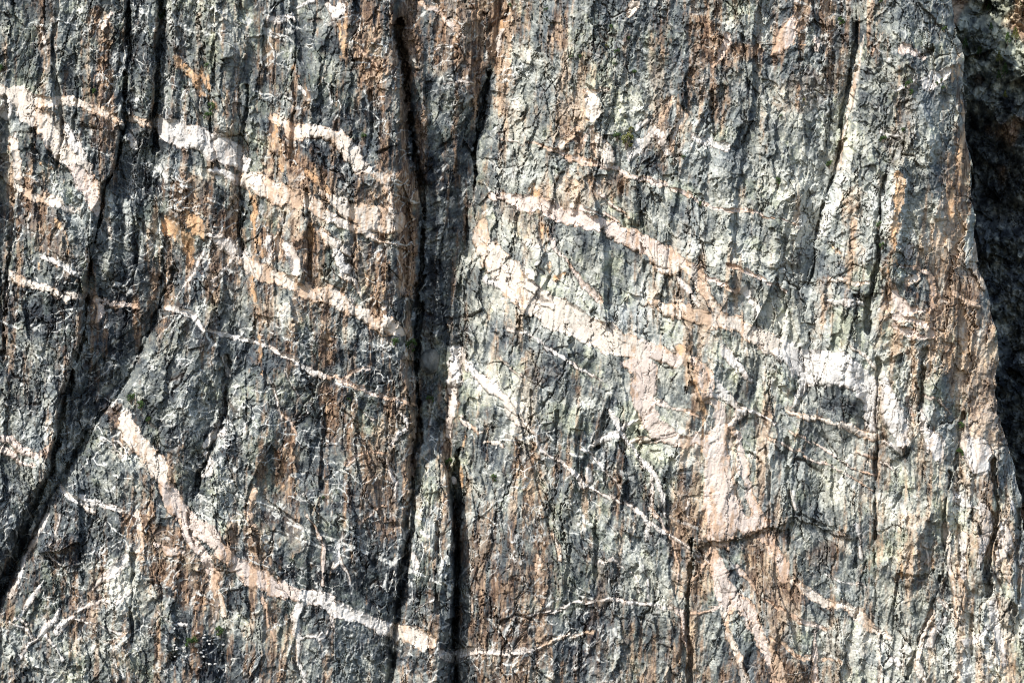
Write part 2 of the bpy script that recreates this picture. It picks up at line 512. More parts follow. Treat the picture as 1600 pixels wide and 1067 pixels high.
def stroke(pts, pad=14, rag=1.0):
    """signed distance (negative inside) to a polyline of varying width on the grid window around it"""
    P = np.array(pts, float)
    a = int(max(0, (P[:, 0].min() - P[:, 2].max() - pad - X0) / ST))
    b = int(min(nx, (P[:, 0].max() + P[:, 2].max() + pad - X0) / ST + 1))
    c = int(max(0, (P[:, 1].min() - P[:, 2].max() - pad - Y0) / ST))
    d = int(min(ny, (P[:, 1].max() + P[:, 2].max() + pad - Y0) / ST + 1))
    sl_ = (slice(c, d), slice(a, b))
    x, y = vjx[sl_], vjy[sl_]
    best = np.full(x.shape, 99, F)
    for (ax, ay, aw), (bx, by, bw) in zip(P[:-1], P[1:]):
        ux, uy = bx - ax, by - ay
        t = np.clip(((x - ax) * ux + (y - ay) * uy) / (ux * ux + uy * uy + 1e-6), 0, 1)
        q = np.hypot(x - ax - t * ux, y - ay - t * uy) - 0.5 * (aw + (bw - aw) * t)
        best = np.minimum(best, q)
    wm = P[:, 2].mean()
    return sl_, (best + vj[sl_] * rag * min(1.0, 0.30 + wm / 20)).astype(F)


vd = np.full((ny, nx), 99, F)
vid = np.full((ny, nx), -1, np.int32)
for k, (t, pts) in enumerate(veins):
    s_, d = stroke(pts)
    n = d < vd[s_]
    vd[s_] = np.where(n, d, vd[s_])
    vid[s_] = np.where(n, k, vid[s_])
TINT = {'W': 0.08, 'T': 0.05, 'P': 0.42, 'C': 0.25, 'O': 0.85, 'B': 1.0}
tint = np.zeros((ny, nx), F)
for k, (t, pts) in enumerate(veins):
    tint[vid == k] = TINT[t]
vein = smooth(1.0, -0.8, vd)

# ------------------------------------------------------------------ cracks and joints cut into the wall (x,y,width ... | depth)
CRACKS = """
205,-70,4 203,0,5 198,130,6 197,200,5 184,245,7 165,300,8 150,370,7 141,420,7 135,480,6 127,534,7 112,600,6 100,650,8 90,700,9 66,760,12 50,800,12 22,870,12 0,920,12|7
255,-70,8 252,60,9 245,130,10 240,215,8 238,240,5|7
270,420,4 240,500,4 200,596,5 155,655,6 125,705,6 105,735,5|4
616,40,12 628,90,13 636,150,10 643,200,9 653,260,8 662,340,8 660,420,10 655,470,10 652,540,8 652,640,8 648,700,6 642,760,5|9
763,110,6 756,150,10 750,190,9 744,240,8 740,300,4|7
730,330,4 722,420,4 712,520,4|3
718,700,5 712,780,8 714,840,10 714,920,9 710,1000,6 709,1070,5|9
645,700,4 640,820,5 630,900,5 622,1000,5 612,1070,5|5
390,130,4 382,200,6 376,260,5 378,400,4|4
355,560,6 348,640,7 335,690,9 312,735,8 304,780,6|5
1340,-60,5 1337,40,6 1334,130,8 1322,180,7 1308,240,6 1290,300,5 1276,370,4 1268,430,4|5
1255,540,3 1250,600,3 1248,640,3|2
90,-70,3 91,100,4 93,160,3 92,270,2|3
125,70,3 122,140,4 113,200,3|2.2
6,150,10 10,300,14 20,340,10 12,420,6 5,560,4|4
-20,270,18 8,300,22 14,330,18|6
210,340,3 213,400,4 208,440,3|2.5
163,560,5 160,600,4|3
1080,840,5 1078,900,6 1080,1000,6 1081,1100,6|6
1370,560,3 1368,640,4 1366,720,5 1367,800,5 1366,880,3|4
1365,870,2 1364,970,2|1.5
1235,690,3 1236,760,4 1232,860,3|3
1480,740,3 1478,830,5 1476,900,4|4
1505,640,5 1500,690,5 1490,730,5|3
1554,720,5 1552,800,8 1549,870,8 1546,930,4|6
1386,257,5 1376,330,7 1372,400,8 1363,450,8 1358,520,5|6
1448,545,8 1440,600,10 1436,660,6|4
1392,420,3 1383,460,3 1390,500,2|2
681,815,3 682,900,4 684,960,3|3
460,130,3 461,200,4 458,262,3|2.5
478,300,3 482,370,5 484,440,3|3
445,335,3 440,380,4 433,425,3|2.5
432,380,3 430,410,3|2
549,310,3 550,360,4 552,405,3|2.5
580,140,3 581,190,4 581,222,3|2.5
339,-20,3 336,60,4 333,130,3|2.2
932,820,4 930,880,6 925,915,3|3
893,800,3 888,900,4 885,940,3|2
870,640,3 866,720,4|2.2
905,620,3 900,700,3 900,740,2|2
940,640,2 930,700,3|2
830,610,3 828,680,3|2
1110,215,2 1112,180,4 1113,150,3|2.5
1160,60,5 1165,110,6 1170,150,3|2.5
1328,20,4 1334,60,5 1336,120,4|3
1272,150,3 1280,170,3 1285,190,2|2
1090,856,4 1115,850,4 1140,846,4 1180,832,4 1215,826,3|1.6
1235,806,3 1260,815,3 1290,825,3 1325,840,3|1.6
1400,898,3 1440,900,5 1466,888,4|2.5
1365,230,3 1378,250,3 1380,267,3|2
1395,250,3 1403,230,3|2
1200,700,3 1203,780,4 1200,850,3|2
1500,820,3 1502,900,3|2
385,560,3 383,640,3 390,700,3|2
415,540,3 420,600,3|1.6
550,540,3 547,640,3|1.4
508,650,4 508,720,5 506,760,4|2.5
604,640,3 603,700,4 602,760,3|2
590,860,3 580,880,3|1.5
614,900,3 612,940,3|2
296,800,4 298,830,5 305,850,3|3
208,870,4 206,930,5 203,1000,4|3
212,950,4 218,1010,4|2
720,440,4 700,560,3|2
860,260,2 862,330,3 858,360,2|1.5
900,290,3 902,330,3|1.5
972,300,3 978,350,4|2
1006,325,4 1010,360,3|2
1003,380,3 1004,420,5|2
1092,320,3 1093,370,4|1.6
1150,330,3 1152,400,3|1.6
852,430,4 851,470,4|2
1055,480,3 1052,520,2|1.2
1300,80,3 1296,130,3|2
1520,960,3 1518,1040,4|2.4
1590,800,4 1588,960,4|3
1400,900,3 1392,990,3|2.4
1338,840,3 1336,960,3|2.4
1470,900,8 1456,940,8 1440,990,8 1420,1060,6|4
1392,730,5 1425,700,6 1425,720,4|2
1410,760,4 1395,800,4|2
645,450,3 650,530,3|2
165,160,3 180,130,4 197,60,4|2
"""
crack = np.zeros((ny, nx), F)
cgap = fnoise(4, 16, 2.4, 92)
for ln in CRACKS.strip().splitlines():
    a, dp = ln.split('|')
    pts = [tuple(float(t) for t in q.split(',')) for q in a.split()]
    s_, d = stroke(pts, pad=6, rag=1.3)
    d = d + 1.3 * (cgap[s_] - 0.4) + 0.16 * np.mean([p[2] for p in pts])
    crack[s_] = np.maximum(crack[s_], float(dp) * smooth(2.0, -1.5, d))

# overhanging lip low on the wall
lip = np.interp(xs, [1085, 1115, 1140, 1180, 1215, 1240, 1265, 1290, 1328], [860, 850, 846, 832, 826, 808, 815, 825, 842])
lipw = smooth(1080, 1092, xs) * smooth(1340, 1325, xs)
dy = (PY + vj * 1.2) - lip[None, :]
lipd = -2.2 * lipw[None, :] * smooth(0, 2, dy) * np.exp(-np.maximum(dy, 0) / 90)

# ------------------------------------------------------------------ relief
tw = np.clip(streak, 0, 1)
wx, wy = PX + W1x * 0.8, PY + W1y * 0.8
c1, e1, v1 = cells(wx + vj * 1.5, wy, 38, 210, 3, ang=3)
c2, e2, v2 = cells(wx + vj * 1.0, wy, 20, 52, 5, ang=-6)
c3, e3, v3 = cells(wx + vj * 1.2, wy + vj, 8, 17, 9, ang=8)
c4, e4, v4 = cells(wx + vj, wy + vj, 15, 19, 15, ang=35)
g1 = fnoise(2.6, 34, 2.4, 31, ang=3)
g1b = fnoise(2.0, 20, 2.4, 36, ang=14)
g1c = fnoise(2.0, 13, 2.2, 38, ang=42)
g1d = fnoise(1.6, 8, 2.0, 39, ang=68)
g2 = fnoise(3.2, 3.6, 2.2, 32)
g3 = fnoise(1.3, 1.6, 1.6, 33)
g4 = fnoise(3.0, 9.0, 2.2, 34, ang=55)
rid = 1 - np.abs(fnoise(12, 18, 2.8, 35)) * 1.4
blk = 1 - tw
oa, ob = fnoise(70, 90, 3, 47), fnoise(50, 60, 3, 48)
left = smooth(760, 690, PX)
low = smooth(330, 480, PY) * left
kA = smooth(-0.5, 0.8, oa + 1.2 * low)                 # slanting foliation in the lower left
kB = smooth(0.2, 1.0, ob)
grain = g1 * (1 - kA) + g1c * kA
grain = grain * (1 - 0.7 * kB) + (g1b * (1 - left) + g1d * left) * 0.7 * kB
grain = np.where(PX > 740, grain * 0.6 + g1b * 0.6, grain)
bd = fnoise(3.0, 4.2, 1.9, 49)
am = 0.45 + 0.75 * smooth(-1, 1, fnoise(40, 40, 3, 50))
c0, e0, v0 = cells(wx, wy, 85, 420, 17, ang=3)
r9 = fnoise(12, 30, 3, 70)
c5, e5, v5 = cells(wx + vj, wy + vj, 4.2, 7.5, 19, ang=20)
c9, e9, v9 = cells(wx + vj * 0.6 + 5 * r9, wy, 10, 78, 23, ang=3)
brk = smooth(-0.5, 0.6, fnoise(8, 30, 2.6, 67))
r1 = np.minimum(np.abs(fnoise(9, 15, 2.8, 63)), 1.1)
r2 = np.minimum(np.abs(fnoise(20, 42, 3.0, 64)), 1.1)
gm = smooth(-0.6, 0.9, fnoise(30, 50, 3, 65))
rv = 0.45 + 1.0 * smooth(-1.2, 1.0, fnoise(45, 60, 3, 68))      # smooth sheets beside broken ground
rel = 1.6 * c0 + 1.1 * c1 + (0.85 + 0.45 * blk) * c2 + rv * ((0.36 + 0.2 * blk) * c3 + 0.55 * blk * c4 + 0.13 * c5) + 0.42 * c9
rel += (0.02 + 0.20 * tw) * grain * (0.25 + 0.75 * gm) + rv * am * (0.03 + 0.03 * blk) * g2 + 0.02 * g3 + 0.06 * rv * blk * g4
rel += (0.12 + 0.30 * blk) * r1 + 0.35 * r2 + 0.03 * rv * bd
rel -= 0.9 * smooth(0.10, 0.0, e9) * smooth(0.45, 0.7, v9) * brk
rel -= 0.8 * smooth(0.055, 0.0, e2) * (0.3 + 0.7 * smooth(0.3, 0.9, v2)) * brk + 1.8 * smooth(0.030, 0.0, e1) * brk
rel += 0.6 * fnoise(26, 60, 3.2, 37)
quiet = 1 - 0.62 * vein * smooth(3, -6, vd)
H = macro + rel * quiet + lipd - crack
H += 0.30 * smooth(1.5, -2.0, vd) * np.where(tint > 0.6, 0.3, 1.0)

# bulges and ribs (x,y,width ... | height)
HUMPS = '''
1405,262,30 1396,330,44 1390,400,40 1395,440,30|6
1465,600,50 1468,700,62 1470,800,50|4.5
1530,670,60 1534,760,70 1535,900,56|4
1388,580,30 1396,630,48 1402,690,44|4
1300,588,90 1300,645,90|2.6
270,30,24 268,180,30|2.2
300,100,22 305,230,26|1.8
350,30,30 350,200,36|2.4
345,670,40 345,740,56 340,860,60|3.2
400,660,26 396,850,30|2
930,165,36 930,188,30|2.6
948,215,34 950,250,30|2.6
990,285,28 992,338,24|2.8
925,200,40 860,230,20|1
690,300,26 690,400,32 684,520,26|3
722,420,16 712,520,20 704,600,18|3
640,60,30 652,180,34 664,280,28|4
720,40,60 715,140,50|2.5
225,30,30 225,200,30|2.5
410,200,16 403,260,20|2
475,360,26 468,430,26|1.6
520,360,40 535,440,40|1.8
600,400,26 602,500,26|2
85,320,50 90,460,60|1.8
180,330,20 175,420,24|2.5
205,310,20 205,380,22|2.5
235,330,16 225,420,20|2
180,560,26 150,660,24|2
1085,565,20 1100,610,30|2.2
1130,680,40 1130,820,50|1.2
1215,555,30 1225,600,30|2
1160,560,26 1165,640,26|1.8
1330,470,40 1325,620,30|2
1150,370,30 1148,440,40|2
1080,370,24 1082,440,24|1.6
1210,360,30 1205,450,34|2
1245,300,30 1240,400,30|2
1440,160,40 1450,220,50|2.4
1400,60,50 1420,130,40|2
1450,250,24 1470,330,30|2
1500,900,26 1498,1060,30|2.4
1420,830,60 1415,890,50|3
1575,830,30 1580,960,36|2.4
1540,960,30 1540,1060,30|2
900,640,30 895,780,34|1.8
830,560,24 828,700,28|1.6
955,850,20 950,930,24|1.4
'''
for ln in HUMPS.strip().splitlines():
    a, hp = ln.split('|')
    pts = [tuple(float(t) for t in q.split(',')) for q in a.split()]
    s_, d = stroke(pts, pad=4, rag=1.0)
    hw = 0.5 * np.mean([p[2] for p in pts])
    H[s_] += float(hp) * np.sqrt(np.clip(-d / hw, 0, 1))

# the back of the right-hand prow turns away behind its skyline
RS = samp(np.repeat(LX[26][:, None].astype(F), nx, 1), WX, WY)      # skyline x of the row
over = np.maximum(WX - RS, 0)
PXE = PX.copy()
flank = over > 0
PXE[flank] = (PX - over * 1.35)[flank]
H = H - np.minimum(over, 140) * 0.9 - 2.2 * smooth(-14, 0, WX - RS)

# ------------------------------------------------------------------ colour masks
pn = 0.60 * fnoise(18, 26, 2.4, 41) + 0.60 * fnoise(4, 7, 2.0, 42) + 0.40 * (v3 - 0.5) * 2 + 0.6 * (v2 - 0.5) * 2 + 0.65 * grain * (0.4 + tw) + 0.55 * fnoise(1.4, 1.8, 1.2, 46)
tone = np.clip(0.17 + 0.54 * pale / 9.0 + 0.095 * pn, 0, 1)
sn = 0.75 * fnoise(9, 44, 2.6, 43, ang=2) + 0.75 * fnoise(2.4, 26, 2.2, 44, ang=2) + 0.5 * fnoise(50, 60, 3, 45) + 0.35 * fnoise(2, 3, 2, 66)
stain = 0.85 * smooth(-0.2, 2.1, sn + 0.25 * grain + (warm - 5.0 + 0.7 * smooth(720, 640, PX) + 0.6 * smooth(1340, 1420, PX)) * 0.38)
# patches of paler or darker rock (t, with sunlight painted on the prow's ridge), rust (s): amount|x,y,width ...
PATCH = '''
t +.30|172,312,14 172,332,10
t +.25|198,312,18 202,342,12
t +.2|100,670,12 90,700,18 92,725,12
t -.22|1300,615,34 1320,635,30 1285,630,30
t -.28|1318,455,14 1352,460,14
t -.30|1420,455,20 1436,462,16
t -.30|1413,487,9 1446,490,9
t -.22|1040,170,16 1042,190,20
t -.25|1010,205,14 1022,215,12
t -.28|1015,232,10 1018,256,40
t -.28|878,222,22 905,212,22
t -.22|450,235,30 500,245,36 540,270,30
t -.14|870,345,40 900,400,60 940,440,50 960,465,30
t -.15|950,640,40 960,740,60 1000,790,40
t -.18|1050,610,40 1070,660,34
t -.16|770,640,30 775,700,40
t -.10|930,860,80 950,960,90 900,1040,80
t +.06|1270,860,60 1300,900,60
t +.10|1230,990,60 1330,1010,70 1380,1040,50
t +.12|1080,390,40 1200,400,60
t +.16|780,480,20 900,480,20 990,520,30
t +.12|1190,560,40 1210,620,30
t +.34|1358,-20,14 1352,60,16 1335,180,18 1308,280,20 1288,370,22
t +.25|1405,270,18 1396,330,20 1388,390,16
t +.14|1530,720,60 1545,820,50
t -.14|1180,900,30 1210,960,30
t -.15|520,860,80 580,900,70
t -.10|480,560,60 560,520,60
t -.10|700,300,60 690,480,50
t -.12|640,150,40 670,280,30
t +.24|340,700,30 345,800,44 330,850,30
t +.2|400,780,26 405,880,30
t +.26|150,900,40 200,890,40 160,990,60
t +.18|215,940,20 220,1010,20
t +.25|1500,780,30 1500,900,30 1500,1040,40
t +.22|1370,600,30 1400,690,40 1450,660,30
t +.22|1545,940,40 1560,1040,50
t +.18|800,60,50 790,200,50 800,280,40
t +.15|850,400,40 800,380,30
t +.2|1000,480,60 1060,520,50 1120,540,50
t +.15|1200,480,50 1230,520,40
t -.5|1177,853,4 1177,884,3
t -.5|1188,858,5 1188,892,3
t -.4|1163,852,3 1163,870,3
t -.35|1410,585,16 1412,560,16
t +.2|1120,640,60 1130,760,70
t +.2|985,600,40 1010,660,40
t +.15|740,600,16 735,700,20 745,800,20
t +.2|920,700,20 960,690,20 1000,720,20 940,740,20
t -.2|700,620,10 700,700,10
t +.12|1330,680,60 1330,780,60
t +.12|90,260,50 130,330,40
s +.7|785,20,24 790,200,30
s +.6|1340,300,24 1330,400,30
t +.24|672,745,40 665,830,44
s -.7|670,760,50
t -.12|110,860,60 150,900,60
t +.10|500,30,30 470,80,30 430,130,20
t +.16|530,400,30 545,425,20
t -.20|125,430,30 60,500,60
t -.12|200,420,40 180,540,40 140,640,30
t +.10|250,560,40 330,470,40
t -.12|1240,880,30 1330,880,30
t -.22|820,600,40 900,560,30
t -.14|250,900,30 330,1040,40
s +.9|70,170,30 110,240,30
s +.8|60,340,50 90,390,50 110,440,20
s +.7|300,300,50 290,340,40
s +.9|440,230,20 480,270,50 520,290,40
s +.9|420,360,20 430,410,20 480,380,20 485,430,20
s +.7|560,400,60 590,450,70
s +.8|635,280,40 640,450,36
s +.7|540,40,40 600,150,40
s +.9|720,20,60 700,90,60
s +.5|790,320,40 840,360,40
s +.8|855,300,50 900,300,50 960,290,40
s +.8|1480,250,30 1490,350,40 1470,420,30
s +.9|1500,200,24 1505,300,24 1490,420,24 1520,560,30
s +.8|1440,480,40 1470,540,40 1450,600,30
s +.8|1380,480,16 1376,540,20
s +.8|150,30,30 165,120,30
s +.7|400,480,14 408,560,14
s +.7|20,260,30 40,300,40
s +.7|1560,870,20 1500,830,14
s +.6|1290,440,20 1280,520,20
s +.9|1400,330,20 1385,420,20 1400,540,30
s +.9|1430,550,24 1430,650,20 1410,690,30
s +.8|1070,550,20 1095,640,20
s +1.3|225,820,50 265,870,90 305,915,70
t +.12|240,850,60 300,900,60
s +.8|180,640,30 200,700,20
s +.6|830,560,30 820,680,40 850,850,30
s +.5|1280,870,30 1320,850,30
s +.5|1410,870,40 1460,880,30
s +.8|1570,950,30 1585,1050,30
s +.7|1100,40,30 1130,90,40 1190,80,30
s -.8|540,560,10 440,620,60
s -.6|1000,350,90 1200,350,90 1250,400,60
s -.6|250,560,60 330,500,60
s -.6|950,450,60 900,400,50
s -.5|1300,600,60
s -.6|1240,1010,60 1350,1010,60
s -.6|340,720,50 400,800,60
s -.6|60,500,60 80,600,60
s -.5|960,900,80 930,1020,90
s -.5|1000,120,100 950,180,60
s +.6|450,700,30 440,780,30 470,850,20
s +.5|520,640,30 560,700,40
s +.5|1240,150,60 1300,110,40
s +.4|1400,250,30 1420,120,40
'''
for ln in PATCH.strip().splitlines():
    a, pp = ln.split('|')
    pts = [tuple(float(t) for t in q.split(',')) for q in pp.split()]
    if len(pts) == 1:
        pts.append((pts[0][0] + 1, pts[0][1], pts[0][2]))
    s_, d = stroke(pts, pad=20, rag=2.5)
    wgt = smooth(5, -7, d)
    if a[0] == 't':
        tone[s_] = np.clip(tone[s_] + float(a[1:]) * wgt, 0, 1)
    else:
        v = float(a[1:])
        stain[s_] = np.clip(stain[s_] + 1.2 * v * wgt * (0.45 + 0.55 * smooth(-0.8, 0.7, sn[s_])), 0, 1) if v > 0 else stain[s_] * (1 + v * wgt)
# web of thin pale threads in the darker rock
w6x, w6y = PX + fnoise(9, 9, 2.6, 51) * 4 + W1x, PY + fnoise(9, 9, 2.6, 52) * 4 + W1y
q6, e6, v6 = cells(w6x, w6y, 30, 46, 211, ang=32)
q7, e7, v7 = cells(w6x, w6y, 52, 24, 212, ang=-24)
q8, e8, v8 = cells(w6x, w6y, 13, 16, 213, ang=40)
nC = fnoise(45, 45, 3, 53)
bnd = fnoise(3.0, 70, 2.4, 81, ang=-69) + 0.3 * fnoise(2, 2, 2, 82)
bnd2 = fnoise(8, 110, 2.8, 83, ang=-71)
tone = np.clip(tone + 0.055 * bnd2 + 0.07 * smooth(1.0, 2.2, bnd2), 0, 1)
web = np.maximum(smooth(0.055, 0.012, e6) * smooth(-0.1, 0.5, nC), smooth(0.055, 0.012, e7) * smooth(0.2, -0.6, nC))
web = np.maximum(web, 0.8 * smooth(0.11, 0.03, e8) * smooth(0.6, 1.1, fnoise(36, 36, 3, 55)))
web = np.maximum(web, 0.75 * smooth(1.75, 2.3, bnd))
web *= smooth(-10, -6, macro)
glint = smooth(1.35, 2.0, fnoise(1.6, 5.5, 1.9, 84, ang=38) + 0.35 * nC)            # small pale flecks along the foliation, glints painted into the colour
web = np.maximum(web, 0.7 * glint)
web = np.maximum(web, 0.6 * smooth(1.6, 2.2, fnoise(1.3, 7, 1.9, 85, ang=4)))
dark = smooth(0.62, 0.40, pale / 9.0)
thread = web * (0.35 + 0.65 * dark) * smooth(-0.7, 0.2, fnoise(7, 7, 2.2, 56))
lich = smooth(0.5, 1.8, fnoise(14, 18, 2.2, 57) + 0.5 * fnoise(2, 2, 1.5, 58))
vn = fnoise(6, 10, 2.4, 59) + 0.7 * fnoise(2, 3, 1.8, 60)
vstain = smooth(0.2, 1.9, 0.9 * sn + 0.4 * vn + (warm - 5) * 0.25 + 1.7 * smooth(-5, 0.5, vd))
vstain *= np.where(tint < 0.15, 0.35, np.where(tint < 0.5, 0.8, 1.0))
speck = smooth(0.9, 1.5, fnoise(1.5, 2.6, 1.6, 61) + 0.5 * vn)
ochre = np.where(tint > 0.6, smooth(-0.9, 0.7, 0.8 * fnoise(2.5, 14, 2.2, 69) + 0.5 * vn - 0.12 * vd - 0.5), 1.0)
veinm = vein * ochre * (0.90 + 0.10 * smooth(-0.5, 0.8, fnoise(5, 9, 2.2, 86))) * (1 - 0.6 * speck * smooth(0.0, 1.2, fnoise(30, 40, 3, 62) + 0.3))
seam = 0.9 * smooth(1.5, 0.2, np.abs(vd - 0.7)) * smooth(-0.8, 0.8, vn)
seam = np.maximum(seam, 0.8 * brk * smooth(0.05, 0.0, e2) * smooth(0.35, 0.6, v2))
seam = np.maximum(seam, 0.85 * brk * smooth(0.12, 0.02, e9) * smooth(0.30, 0.5, v9))
seam = np.maximum(seam, 0.6 * smooth(0.10, 0.02, e5) * smooth(0.70, 0.85, v5) * smooth(-0.2, 0.8, bd))
seam = np.maximum(seam, 0.7 * smooth(0.08, 0.0, e3) * smooth(0.6, 0.8, v3))
seam = np.maximum(seam, 0.9 * brk * smooth(0.02, 0.0, e1))

# ------------------------------------------------------------------ materials
def nodes_of(m):
    m.use_nodes = True
    return m.node_tree.nodes, m.node_tree.links


def rock_material():
    m = bpy.data.materials.new("banded_rock")
    N, L = nodes_of(m)
    b = N["Principled BSDF"]
    b.inputs["Roughness"].default_value = 0.82
    b.inputs["Specular IOR Level"].default_value = 0.25

    def att(name):
        a = N.new("ShaderNodeAttribute")
        a.attribute_name = name
        return a
    a1, a2 = att("rock_mask"), att("vein_mask")
    s1, s2 = N.new("ShaderNodeSeparateColor"), N.new("ShaderNodeSeparateColor")
    L.new(a1.outputs["Color"], s1.inputs[0])
    L.new(a2.outputs["Color"], s2.inputs[0])
    tc = N.new("ShaderNodeTexCoord")

    def noise(scale, detail=4, rough=0.6, stretch=None):
        n = N.new("ShaderNodeTexNoise")
        n.inputs["Scale"].default_value = scale
        n.inputs["Detail"].default_value = detail
        n.inputs["Roughness"].default_value = rough
        src = tc.outputs["Object"]
        if stretch:
            mp = N.new("ShaderNodeMapping")
            mp.inputs["Scale"].default_value = stretch
            L.new(src, mp.inputs[0])
            src = mp.outputs[0]
        L.new(src, n.inputs["Vector"])
        return n.outputs[0]

    def ramp(fac, stops):
        r = N.new("ShaderNodeValToRGB")
        e = r.color_ramp.elements
        while len(e) < len(stops):
            e.new(0.5)
        for q, (p, c) in zip(e, stops):
            q.position = p
            q.color = (*c, 1)
        L.new(fac, r.inputs[0])
        return r.outputs[0]

    def mth(op, x, y):
        n = N.new("ShaderNodeMath")
        n.operation = op
        for k, v in enumerate((x, y)):
            if isinstance(v, (int, float)):
                n.inputs[k].default_value = v
            else:
                L.new(v, n.inputs[k])
        return n.outputs[0]

    def mix(f, x, y, mode='MIX'):
        n = N.new("ShaderNodeMix")
        n.data_type = 'RGBA'
        n.blend_type = mode
        n.clamp_factor = True
        for k, v in ((0, f), (6, x), (7, y)):
            if isinstance(v, (int, float)):
                n.inputs[k].default_value = v
            elif isinstance(v, tuple):
                n.inputs[k].default_value = (*v, 1)
            else:
                L.new(v, n.inputs[k])
        return n.outputs[2]
    fine = noise(2.2, 5, 0.7)
    t = mth('ADD', s1.outputs[0], mth('MULTIPLY', mth('SUBTRACT', fine, 0.5), 0.35))
    rock = ramp(t, [(0.08, (0.016, 0.020, 0.025)), (0.30, (0.085, 0.097, 0.100)), (0.48, (0.19, 0.20, 0.18)), (0.68, (0.42, 0.42, 0.36)), (0.95, (0.62, 0.60, 0.53))])
    hue = noise(0.06, 3)
    rock = mix(mth('MULTIPLY', mth('SUBTRACT', hue, 0.42), 1.6), rock, mix(1.0, rock, (0.80, 0.92, 1.15), 'MULTIPLY'))
    rock = mix(mth('MULTIPLY', s1.outputs[2], 0.35), rock, mix(1.0, rock, (1.05, 1.1, 0.72), 'MULTIPLY'))
    sv = noise(0.9, 4, 0.65, (1, 1, 0.12))
    scol = ramp(sv, [(0.30, (0.040, 0.024, 0.017)), (0.45, (0.15, 0.085, 0.050)), (0.56, (0.33, 0.22, 0.14)), (0.72, (0.66, 0.45, 0.27))])
    scol = mix(mth('MULTIPLY', mth('SUBTRACT', t, 0.42), 2.2), scol, mix(0.55, scol, (0.80, 0.62, 0.44)))
    col = mix(mth('MULTIPLY', s1.outputs[1], 0.88), rock, scol)
    col = mix(mth('MULTIPLY', a1.outputs["Alpha"], 0.9), col, (0.66, 0.66, 0.62))
    vc = ramp(s2.outputs[1], [(0.05, (0.66, 0.64, 0.61)), (0.25, (0.67, 0.60, 0.52)), (0.42, (0.62, 0.53, 0.47)), (0.85, (0.66, 0.44, 0.26)), (1.0, (0.25, 0.12, 0.06))])
    vc = mix(mth('MULTIPLY', mth('SUBTRACT', 0.62, fine), 0.9), vc, mix(1.0, vc, (0.55, 0.50, 0.46), 'MULTIPLY'))
    vc = mix(mth('MULTIPLY', s2.outputs[2], 0.80), vc, mix(noise(0.9, 3), (0.60, 0.38, 0.20), (0.27, 0.13, 0.06)))
    col = mix(s2.outputs[0], col, vc)
    col = mix(mth('MULTIPLY', a2.outputs["Alpha"], 0.75), col, (0.05, 0.03, 0.02))
    L.new(col, b.inputs["Base Color"])
    bp = N.new("ShaderNodeBump")
    bp.inputs["Strength"].default_value = 0.45
    bp.inputs["Distance"].default_value = 0.12
    L.new(noise(3.0, 4, 0.65), bp.inputs["Height"])
    L.new(bp.outputs[0], b.inputs["Normal"])
    return m


ROCK = rock_material()


def simple_material(name, stops, scale=1.5, rough=0.85, bump=0.0):
    m = bpy.data.materials.new(name)
    N, L = nodes_of(m)
    b = N["Principled BSDF"]
    b.inputs["Roughness"].default_value = rough
    b.inputs["Specular IOR Level"].default_value = 0.2
    tc = N.new("ShaderNodeTexCoord")
    n = N.new("ShaderNodeTexNoise")
    n.inputs["Scale"].default_value = scale
    n.inputs["Detail"].default_value = 5
    L.new(tc.outputs["Object"], n.inputs["Vector"])
    r = N.new("ShaderNodeValToRGB")
    e = r.color_ramp.elements
    while len(e) < len(stops):
        e.new(0.5)
    for q, (p, c) in zip(e, stops):
        q.position = p
        q.color = (*c, 1)
    L.new(n.outputs[0], r.inputs[0])
    L.new(r.outputs[0], b.inputs["Base Color"])
    if bump:
        bp = N.new("ShaderNodeBump")
        bp.inputs["Distance"].default_value = bump
        L.new(n.outputs[0], bp.inputs["Height"])
        L.new(bp.outputs[0], b.inputs["Normal"])
    return m


# ------------------------------------------------------------------ meshes from the grid
def world(px, py, h):
    """point of the wall seen at picture position px, py whose surface stands h metres proud of the base plane"""
    k = (D - h) / D * M
    return np.stack([(px - 800) * k, -h, ZC - (py - 533.5) * k], -1).astype(F)


V = world(PXE, PY, H).reshape(-1, 3)
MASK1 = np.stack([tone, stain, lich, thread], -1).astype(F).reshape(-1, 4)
MASK2 = np.stack([veinm, np.clip(tint, 0, 1), vstain, seam], -1).astype(F).reshape(-1, 4)


def grid_mesh(name, faces, V=V, m1=None, m2=None, parent=None, mat=None):
    u, inv = np.unique(faces.ravel(), return_inverse=True)
    me = bpy.data.meshes.new(name)
    me.vertices.add(len(u))
    me.vertices.foreach_set("co", V[u].ravel())
    n = len(faces)
    me.loops.add(4 * n)
    me.loops.foreach_set("vertex_index", inv.astype(np.int32).ravel())
    me.polygons.add(n)
    me.polygons.foreach_set("loop_start", np.arange(0, 4 * n, 4, dtype=np.int32))
    me.update(calc_edges=True)
    for nm, A in (("rock_mask", m1), ("vein_mask", m2)):
        if A is not None:
            at = me.attributes.new(nm, 'FLOAT_COLOR', 'POINT')
            at.data.foreach_set("color", A[u].ravel())
    me.materials.append(mat or ROCK)
    o = bpy.data.objects.new(name, me)
    S.collection.objects.link(o)
    o.parent = parent
    return o


jj, ii = np.mgrid[0:ny - 1, 0:nx - 1]
Q = (jj * nx + ii)
QUADS = np.stack([Q, Q + nx, Q + nx + 1, Q + 1], -1).reshape(-1, 4).astype(np.int64)
# region of every face: which rock mass it belongs to
fx, fy = WX[:-1, :-1], WY[:-1, :-1]
row = np.clip(((fy - Y0) / ST).astype(int), 0, ny - 1)


def right_of(k, off=0.0):
    return fx > LX[k][row] + off


